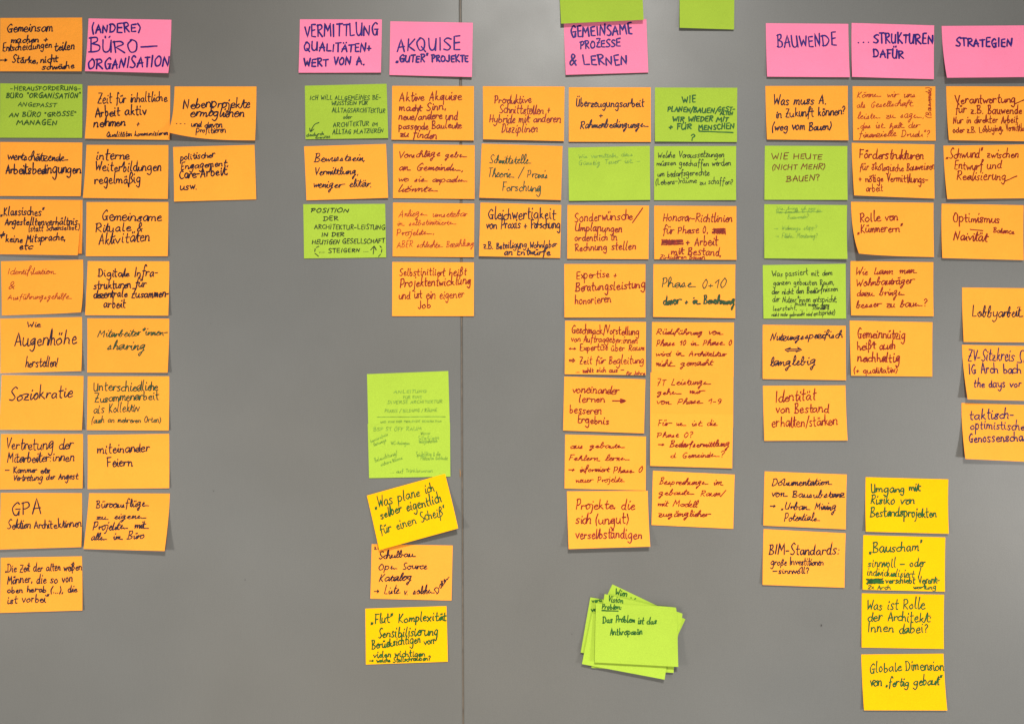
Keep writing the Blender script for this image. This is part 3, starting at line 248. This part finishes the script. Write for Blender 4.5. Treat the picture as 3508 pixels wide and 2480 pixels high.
# ------------------------------------------------------------------ single-stroke handwriting alphabet
# x height 10, capitals 17; "'" after a point makes a corner there; "|" lifts the pen; first stroke is the one that joins on
GL = {}
def gl(ch, adv, s):
    out = []
    for st in s.split('|'):
        pts = []
        for t in st.split():
            sharp = t.endswith("'"); x, y = t.rstrip("'").split(','); pts.append((float(x), float(y), sharp))
        out.append(pts)
    GL[ch] = (adv, out)
for a in """a 10.5 8,9 4,10 0,5 3,0 7,4 8,9' 8,3 10,0
b 9.5 1,18' 1,1' 4,-.3 8,4 5,9.5 1.2,6
c 8.5 8,8 5,10 0,5 3,0 8,1.5
d 10.5 8,8 4,10 0,5 3,0 7,3 8.5,18' 8,3 10,0
e 9 1,5 7,6 5,10 .5,6 3,0 8.5,1.5
f 7.5 8,16 5,18 3,13 2.7,0 2,-5|0,9.3 7,10
g 10 8,9 4,10 0,5 3,1 7,4 8,9' 8,-4 5,-9 0,-6
h 10 1,18' 1,0' 2,7 5,10 7.5,7 7.5,1' 9,.5
i 4.5 1,10' 1,2 3.5,0|1.5,13.6 1.9,14.8
j 5 3,10' 3,-5 0,-8|3.3,13.6 3.6,14.8
k 9.5 1,18' 1,0' 1,4' 6.5,10' 2.3,5.5' 8.8,0
l 5 2,18' 1,3 4,0
m 13.5 0,10' 0,0' 1,7 3.5,10 5.2,7 5.2,0' 6.2,7 9,10 10.8,7 10.8,0' 12.5,1
n 9.5 0,10' 0,0' 1,7 4.5,10 7,7 7,0' 8.7,1
o 9.5 5,10 0,6 3,0 8,4 5.5,10 3,9
p 9.5 0,10' 0,-9' .2,6 4,10 8,5 4,0 .5,2
q 10 8,9 4,10 0,5 3,1 7,4 8,9' 8,-9
r 7 0,10' 0,0' 1,7 4,10 6.3,8.7
s 8 7,9 3.5,10 1,7.5 6,3 4,0 0,1
t 7 2.5,16' 2.5,2 6,0|0,10.5 7,11
u 10 0,10' 0,3 3,0 7,4 7.8,10' 7.8,2 9.5,0
v 9 0,10' 4,0' 8,10
w 12 0,10' 3,0' 5.5,8.5' 8,0' 11,10
x 9 0,10' 8,0|8,10 0,0
y 9.5 0,10' 1,3 4,1 8,5 8,10' 8,-3 4,-9 0,-6
z 9 0,10' 7,10' 0,0' 8,0|1.3,5 6,5.2
ß 10 0,-7 1,12 4,17.5 7,14 4,10 8,5 3,0
A 11 0,0' 5,17' 9.5,0|1,6 9,7
B 10.5 1,17' 1,0|-.5,16 6,17 7,13 2,9.5' 8.5,7 8.5,2 4,0 -.5,.5
C 10.5 9,15 6,17 1,11 1,5 5,0 10,2
D 12 1,17' 1,0|-.5,16 6,16.5 10.5,10 8,3 4,0 -.5,0
E 9.5 8,17' 1,16.5' 1,0' 8,0|1,8.5 7,9
F 9 1,17' 1,0|0,16.5 8.5,17|1,9 6.5,9.5
G 11.5 9,15 6,17 .5,10 3,1 7,0 9,7' 9.5,0|5,7.5 10.5,8
H 11.5 1,17' 1,0|9.5,17 9.5,0|1,8 9.5,9
I 4 1.5,17' 1,0
J 8 6,17' 6,4 3,0 0,3
K 10 1,17' 1,0|8,17 1.5,7.5' 9,0
L 9.5 1,17' 1,0' 8.5,.5
M 14 0,0' 1.5,17' 6,6' 10.5,17' 12.5,0
N 11.5 0,0' 1,17' 8.5,0' 9.5,17
O 12 5,17 0,10 3,.5 9,3 9.7,13 5.5,17 3,16
P 10 1,17' 1,0|-.5,16 6,17 8.5,12 5,8 1,8
Q 12.5 5,17 0,10 3,.5 9,3 9.7,13 5.5,17 3,16|5.5,5 10.5,-2
R 10.5 1,17' 1,0|-.5,16 6,17 8.5,12.5 2,8.5' 9.5,0
S 9.5 8.5,15.5 5,17 1,13 4,9 8,4.5 5,0 0,1
T 9.5 4.7,17' 4.5,0|0,16.5 9.5,17
U 11 0,17' .5,4 4,0 8,4 9,17' 9,0
V 10 0,17' 5,0' 9.5,17
W 14 0,17' 3.5,0' 7,12' 10,0' 13,17
X 10 0,17' 9,0|9,17 0,0
Y 10 0,17' 4.5,8|9,17 2,0
Z 10 0,17' 9,17' 0,0' 9,0|1.5,8 7,9
0 9 4,17 0,9 3,0 7,5 7,13 4,17
1 7 0,11 5,17' 5,0
2 8.5 0,14 4,17 7,13 0,0' 8,0
3 8 0,16 6,16 3,9.5' 7,5 0,0
7 9 0,17' 8,17' 3,0|2,9 7,9
9 8 7,14 3,17 0,13 4,9 7,13' 7,5 4,0
. 3.5 1,0 1.4,.6
, 3.5 1.5,1.5 .6,-2.5
: 4 1,0 1.4,.6|1.2,7 1.6,7.6
( 5 4,18 .5,9 2.5,-3
) 5 0,18 3.5,9 .5,-3
/ 7 7,19 0,-3
- 8 0,6.5 6,7
– 13 0,6.5 11,7
+ 9 0,5.5 7,6|3.5,10 3.2,1.5
& 11 9,0 2,12 4,17 7,13 0,5 2,0 9,7
? 8 0,14 3,17 6.5,13 3,8 3,5|3,.6 3.3,0
! 4 1.5,17 1.3,5|1.2,.6 1.4,0
" 5 1,17 .8,13.5|3.5,17.3 3.2,13.8
“ 6 1,17 .3,13.5|3.8,17.3 3,13.8
„ 6 1,1.5 .2,-2|3.8,1.5 3,-2
* 6 3,17 3,11|.5,15.5 5.5,12.5|.5,12.5 5.5,15.5
' 3 1,17 .8,13.5
→ 17 0,7 14,7|10,10 14.5,7' 10,3.8
⇒ 17 0,8.7 12,8.7|0,5.2 12,5.2|9,11.5 15,7' 9,2.5
↔ 22 0,7 19,7|4,10 0,7' 4,3.8|15,10 19.5,7' 15,3.8
⇔ 26 4,8.7 20,8.7|4,5.2 20,5.2|7,11.5 0,7' 6,2.5|17,11.5 24,7' 17,2.5
≠ 14 0,8.7 12,10|0,5 11,5.5|9,15 2,-2
↑ 10 5,0 5,17|0,11 5,17.5' 10,11""".split('\n'):
    p = a.split(' ', 2); gl(p[0], float(p[1]), p[2])
for u, b_ in (('ä', 'a'), ('ö', 'o'), ('ü', 'u')):
    adv, st = GL[b_]; GL[u] = (adv, st + [[(2.5, 13.2, False), (2.7, 14.8, False)], [(6, 13.4, False), (6.3, 15, False)]])
for u, b_ in (('Ä', 'A'), ('Ö', 'O'), ('Ü', 'U')):
    adv, st = GL[b_]; GL[u] = (adv, st + [[(2, 20, False), (2.2, 21.5, False)], [(7, 20.2, False), (7.3, 21.7, False)]])
GL['ï'] = (4.5, [[(1.5, 12, True), (1, 0, False)], [(1.7, 16, False), (1.9, 17.2, False)]])      # dotted i among capitals
CUR = dict(GL); _keep = GL
GL = CUR
for a in """l 6 0,2 4.5,12 3.5,18 1.5,15 1.5,4 3.5,0 5.5,1.5
h 10 0,2 4,13 3.2,18 1,14 1,0' 2.5,7 5.5,9.5 7.3,6 7.3,1 9.5,.6
b 9.5 0,2 4.5,13 3.2,18 1.3,12 1.5,2 4.5,0 7,4 5.5,8.5' 9,8
k 10 1,18' 1.2,2.5 3.5,.5 6.5,4 7.5,9.5' 7.7,1 9.5,.8
~ 19 0,3.5 3.2,6.5 3.4,10 1.2,6 2.5,1.5 6,2.5 8,4 10,1.5 14,2.2 18,1.8
g 10.5 8,9 4,10 .5,6 3,3 7,6 8,9.6' 6.5,-4 4,-10 2.2,-6 9.5,.5
n 9.5 0,7 1.5,10 2,0' 4,7.5 6.5,9 6.8,1.5 9,.6
m 14 0,7 1.5,10 2,0' 4,7.5 6,9 6.5,0' 8.3,7.5 10.8,9 11,1.5 13.3,.6
u 10 0,8 1.2,10' 1.4,2.5 4,.3 7,5 7.4,10' 7.5,2 9.7,.5
r 7.5 0,6 1.7,10 2,0' 3,7 6.5,9.3
s 7.5 0,1.5 4,10' 5,4 3,.2 .8,1.5 6.8,1.2
e 8.5 0,3.5 5.5,6.5 4.2,10 1.2,6 3,.3 8,1.7
i 5 0,6 1.6,10' 1.8,2 4.6,.6|2.5,13.8 3,14.8
t 6.5 0,4 2.6,16' 2.4,2 6,.6|0,10.3 6.5,10.9""".split('\n'):
    p = a.split(' ', 2); gl(p[0], float(p[1]), p[2])
adv, st = CUR['u']; CUR['ü'] = (adv, st + _keep['ü'][1][-2:])
GL = _keep
JOIN = [.35]
NOJOIN = set('bpsgjqyf,.:;-')

def spline(pts, n=4):
    """pts [(x, y, sharp)] -> smooth polyline through them, corners kept at the sharp ones"""
    out = []; seg = [pts[0][:2]]
    def flush(s):
        if len(s) < 2: return
        if len(s) == 2:
            for k in range(3): t = k / 3; out.append((s[0][0] * (1 - t) + s[1][0] * t, s[0][1] * (1 - t) + s[1][1] * t))
            return
        e = [(2 * s[0][0] - s[1][0], 2 * s[0][1] - s[1][1])] + s + [(2 * s[-1][0] - s[-2][0], 2 * s[-1][1] - s[-2][1])]
        for i in range(1, len(e) - 2):
            p0, p1, p2, p3 = e[i - 1:i + 3]
            for k in range(n):
                t = k / n
                out.append(tuple(.5 * (2 * p1[c] + (p2[c] - p0[c]) * t + (2 * p0[c] - 5 * p1[c] + 4 * p2[c] - p3[c]) * t * t
                                       + (3 * p1[c] - p0[c] - 3 * p2[c] + p3[c]) * t ** 3) for c in (0, 1)))
    for p in pts[1:]:
        seg.append(p[:2])
        if p[2]: flush(seg); seg = [p[:2]]
    flush(seg); out.append(pts[-1][:2])
    return out

def p_desc(c): return c in 'gjpqyf'
SLANT = {'N': .02, 'K': .10, 'C': .20, 'G': .10}
def write_line(text, x0, z0, x1, z1, h, hand, r):
    """-> polylines in board millimetres; h is the x height, or the cap height where the line is in capitals"""
    core = text.replace('i', '').replace('ß', '')
    caps = core.upper() == core and any(c.isalpha() for c in core)
    if caps: text = text.replace('i', 'ï')
    font = CUR if hand == 'C' and not caps else GL
    if hand == 'C': h *= .9
    sc = h / 9 if text in '+⇔↔' else h / 17 if caps or not any(c.isalpha() for c in text) else h / 10
    gap = 12 if hand == 'C' else 9.5
    x = 0; strokes = []; prev = None
    ph = r.uniform(0, 6); fr = r.uniform(.03, .06)
    words = text.split(' ')
    tall = r.uniform(.5, 1.5)
    slant = SLANT[hand] + r.uniform(-.05, .05)
    for wi, w in enumerate(words):
        prev = None; wsc = r.uniform(.9, 1.1) if not caps else r.uniform(.94, 1.06); wdy = r.uniform(-.9, .9); wsl = r.uniform(-.07, .07); wrt = r.uniform(-.03, .045); x_w = x
        for ci, ch in enumerate(w):
            if hand == 'C' and not caps and w[ci:] in ('en', 'en,', 'en?') and ch == 'e': ch = '~'
            elif hand == 'C' and ci and w[ci - 1:] in ('en', 'en,', 'en?'): continue
            adv, sts = font.get(ch, GL['-'])
            if ch == 'c' and w[ci + 1:ci + 2] == 'h': adv *= .75
            sx_, sy_ = r.uniform(.86, 1.15), r.uniform(.86, 1.17); dy = r.uniform(-.7, .7) + .8 * math.sin(ph + fr * x) + wdy + wrt * (x - x_w); sy_ *= wsc
            rot = r.uniform(-.05, .05); jit = .42 if not caps else .5
            if p_desc(ch): sy_ *= r.uniform(1.0, 1.25)
            def P(p, x=x, sx_=sx_, sy_=sy_, dy=dy, rot=rot):
                a = p[0] * sx_ + r.uniform(-jit, jit); b = p[1] * sy_ + r.uniform(-jit, jit) + dy
                if not caps and p[1] > 10: b += (p[1] - 10) * .42 * tall
                return (x + a + b * (slant + rot + wsl), b, p[2])
            got = [[P(p) for p in s] for s in sts]
            join = (hand == 'C' or (hand == 'K' and r.random() < JOIN[0])) and not caps and ch.isalpha() and ch.islower()
            if join and prev is not None: prev.extend([got[0][0][:2] + (False,)] + got[0][1:]) ; cur = prev; rest = got[1:]
            else: strokes.append(got[0]); cur = got[0]; rest = got[1:]
            strokes += rest
            ok = ch.isalpha() and ch not in NOJOIN and not caps and (ch.islower())
            prev = cur if ok else None
            last = ci == len(w) - 1 or ch == '~'
            if last and hand == 'C' and ch in 'nmeruat' and ok and ch != '~' and r.random() < .7:
                l = cur[-1]; tl_ = r.uniform(4, 9); cur.append((l[0] + tl_, l[1] + r.uniform(-.6, .8), False)); x += tl_ * .8
            x += adv * sx_ + (2.1 if not join or prev is None else .2)
        x += gap if not caps else 8.5
    allx = [p[0] for s in strokes for p in s]
    a, b = min(allx), max(allx)
    L = math.hypot(x1 - x0, z1 - z0); ux, uz = (x1 - x0) / L, (z1 - z0) / L
    fx = L / (b - a) if b - a > 1e-6 else sc
    if len(text) <= 1 and fx > sc * 1.6: fx = sc * 1.3
    res = []
    for s in strokes:
        res.append([(x0 + ux * (px - a) * fx - uz * py * sc, z0 + uz * (px - a) * fx + ux * py * sc) for px, py in spline(s)])
    return res

# ------------------------------------------------------------------ sticky notes
class Sheet:
    """a paper sheet: four measured corners on the wall (mm), glued along its top, its free end lifting off"""
    def __init__(s, cs, lift, lev, curl, r):
        s.c = [Vector(p) for p in cs]; s.l = (lift[0] * 1.2, lift[1] * 1.2); s.b = .25 + .45 * lev; s.curl = curl
        s.wav = (r.uniform(-.5, .5), r.uniform(0, 6), r.uniform(-.25, .25)); s.pw = r.uniform(1.5, 2.3)
        s.mid = (s.c[0] + s.c[1] + s.c[2] + s.c[3]) / 4
    def at(s, u, v):
        tl, tr, br, bl = s.c
        p = (tl * (1 - u) + tr * u) * (1 - v) + (bl * (1 - u) + br * u) * v
        m = max(s.l); free = max(0, v - .16) / .84
        y = s.b + (s.l[0] * (1 - u) + s.l[1] * u) * free ** s.pw
        k = min(1.0, m / 2.0)
        y += k * free * (.35 + .35 * s.wav[0] * math.sin(4 * u + s.wav[1]) + .5 * (u - .5) ** 2)
        if s.curl:
            w = {'bl': (1 - u) ** 3.2 * free ** 2.6, 'br': u ** 3.2 * free ** 2.6, 'tr': u ** 8 * (1 - v) ** 6}[s.curl[0]]
            p = p + Vector(s.curl[1:3]) * w; y += s.curl[3] * w
        return Vector(((p.x - s.mid.x) / 1000, -y / 1000, (p.y - s.mid.y) / 1000))
    def uv(s, x, z):
        tl, tr, br, bl = s.c; u = v = .5; q = Vector((x, z))
        for _ in range(6):
            p = (tl * (1 - u) + tr * u) * (1 - v) + (bl * (1 - u) + br * u) * v
            du = (tr - tl) * (1 - v) + (br - bl) * v; dv = (bl - tl) * (1 - u) + (br - tr) * u
            d = q - p; det = du.x * dv.y - du.y * dv.x
            u += (d.x * dv.y - d.y * dv.x) / det; v += (du.x * d.y - du.y * d.x) / det
        return u, v

NU, NV = 26, 20
def sheet_mesh(S, r):
    v = []; th = .00012
    # slightly uneven cut edges
    for side in (0, 1):
        for j in range(NV + 1):
            for i in range(NU + 1):
                p = S.at(i / NU, j / NV); v.append((p.x, p.y + th * side, p.z))
    n = (NU + 1) * (NV + 1); f = []
    idx = lambda i, j: j * (NU + 1) + i
    for j in range(NV):
        for i in range(NU):
            a, b, c, d = idx(i, j), idx(i + 1, j), idx(i + 1, j + 1), idx(i, j + 1)
            f.append((a, d, c, b)); f.append((a + n, b + n, c + n, d + n))
    rim = [idx(i, 0) for i in range(NU)] + [idx(NU, j) for j in range(NV)] + [idx(i, NV) for i in range(NU, 0, -1)] + [idx(0, j) for j in range(NV, 0, -1)]
    for k in range(len(rim)):
        a, b = rim[k], rim[(k + 1) % len(rim)]; f.append((a, b, b + n, a + n))
    return v, f

def ink_mesh(S, lines, width, r):
    V = []; F = []; cnt = 0
    for poly, wk in lines:
        # drop points that nearly coincide
        q = [poly[0]]
        for p in poly[1:]:
            if math.hypot(p[0] - q[-1][0], p[1] - q[-1][1]) > .12: q.append(p)
        if len(q) < 2: q = [poly[0], (poly[0][0] + .3, poly[0][1] + .2)]
        w = width * wk / 2; m = len(q); cnt += 1
        base = .11 + .0035 * (cnt % 60)
        # round cap points at both ends
        rows = []
        ph = r.uniform(0, 6)
        for i, p in enumerate(q):
            a = q[max(0, i - 1)]; b = q[min(m - 1, i + 1)]
            tx, tz = b[0] - a[0], b[1] - a[1]; L = math.hypot(tx, tz) or 1; tx /= L; tz /= L
            ww = w * (1 + .13 * math.sin(ph + i * .55) + r.uniform(-.05, .05)) * (1.06 if i == 0 else 1)
            if i == 0: rows.append((p[0] - tx * ww * .9, p[1] - tz * ww * .9, tx, tz, ww * .42)); rows.append((p[0] - tx * ww * .5, p[1] - tz * ww * .5, tx, tz, ww * .85))
            rows.append((p[0], p[1], tx, tz, ww))
            if i == m - 1: rows.append((p[0] + tx * ww * .5, p[1] + tz * ww * .5, tx, tz, ww * .8)); rows.append((p[0] + tx * ww * .9, p[1] + tz * ww * .9, tx, tz, ww * .35))
        k0 = len(V)
        for i, (x, z, tx, tz, ww) in enumerate(rows):
            off = (base + .012 * i / len(rows)) / 1000
            for sgn in (1, -1):
                X, Z = x - tz * ww * sgn, z + tx * ww * sgn
                u, v = S.uv(X, Z); u = min(.998, max(.002, u)); v = min(.998, max(.002, v))
                P = S.at(u, v)
                V.append((P.x, P.y - off, P.z))
        for i in range(len(rows) - 1):
            a = k0 + 2 * i; F.append((a, a + 1, a + 3, a + 2))
    return V, F

GROUPS = {'orange': 'orange sticky notes in the columns', 'pink': 'pink header notes above the columns',
          'green': 'green sticky notes on the wall', 'yellow': 'yellow sticky notes on the wall'}
for i, (col, ink, hand, cs, label, lift, lev, curl, lines) in enumerate(NOTES):
    r = random.Random(1000 + i)
    S = Sheet(cs, lift, lev, curl, r)
    v, f = sheet_mesh(S, r)
    if lines:                                    # a written note: its paper and its handwriting are parts
        o = bpy.data.objects.new('sticky_note', None); C.objects.link(o); o.empty_display_size = .03
        paper = link('paper', v, f, PAPER[col], o)
    else: o = link('sticky_note', v, f, PAPER[col])
    o.location = (S.mid.x / 1000, 0, CZ + S.mid.y / 1000)
    o['label'] = label; o['category'] = 'sticky note'; o['group'] = GROUPS[col] if lev < 3 or col != 'green' else 'green notes piled on one another'
    m, wd = INK[ink]; polys = []; JOIN[0] = r.choice((.1, .25, .45))
    for ln in lines:
        if ln[0] == '#line':
            x0, z0, x1, z1 = ln[1:5]; n = 7
            polys.append(([(x0 + (x1 - x0) * k / n + r.uniform(-.15, .15), z0 + (z1 - z0) * k / n + r.uniform(-.2, .2)) for k in range(n + 1)], 1))
        elif ln[0] == '#path':
            polys.append((spline([(a, b, False) for a, b in ln[1]], 6), 1))
        elif ln[0] == '#scr':
            x0, z0, x1, z1 = ln[1:5]; n = max(8, int(abs(x1 - x0) / .9)); pts = []
            rows = 4
            for rr in range(rows):
                zz = z0 + (z1 - z0) * (rr + .5) / rows
                a0, a1 = r.uniform(-.06, .12), r.uniform(.84, 1.07); tilt = r.uniform(-1.1, 1.1)
                polys.append(([(x0 + (x1 - x0) * (a0 + (a1 - a0) * k / 10), zz + tilt * (k - 5) / 5 + r.uniform(-.6, .6)) for k in range(11)], 1.15))
            for k in range(n):
                pts.append((x0 + (x1 - x0) * (k + .5) / n + r.uniform(-.4, .4), (z0 if k % 2 else z1) + r.uniform(-1.3, 1.3), True))
            polys.append(([p[:2] for p in pts], .85))
        else:
            t, x0, z0, x1, z1, h = ln[:6]; hd = ln[6] if len(ln) > 6 else hand; bold = ln[7] if len(ln) > 7 else 1
            small = min(1.0, .55 + .45 * (h / (5.2 if t.upper() != t else 6.5)), .42 + .58 * math.hypot(x1 - x0, z1 - z0) / len(t) / 6.3)
            small = max(small, .5) * r.uniform(.92, 1.08) * (.86 if hd == 'C' else 1) * bold
            for p in write_line(t, x0, z0, x1, z1, h, hd, r): polys.append((p, small))
    if polys:
        iv, jf = ink_mesh(S, polys, wd, r)
        link('handwriting', iv, jf, m, o)
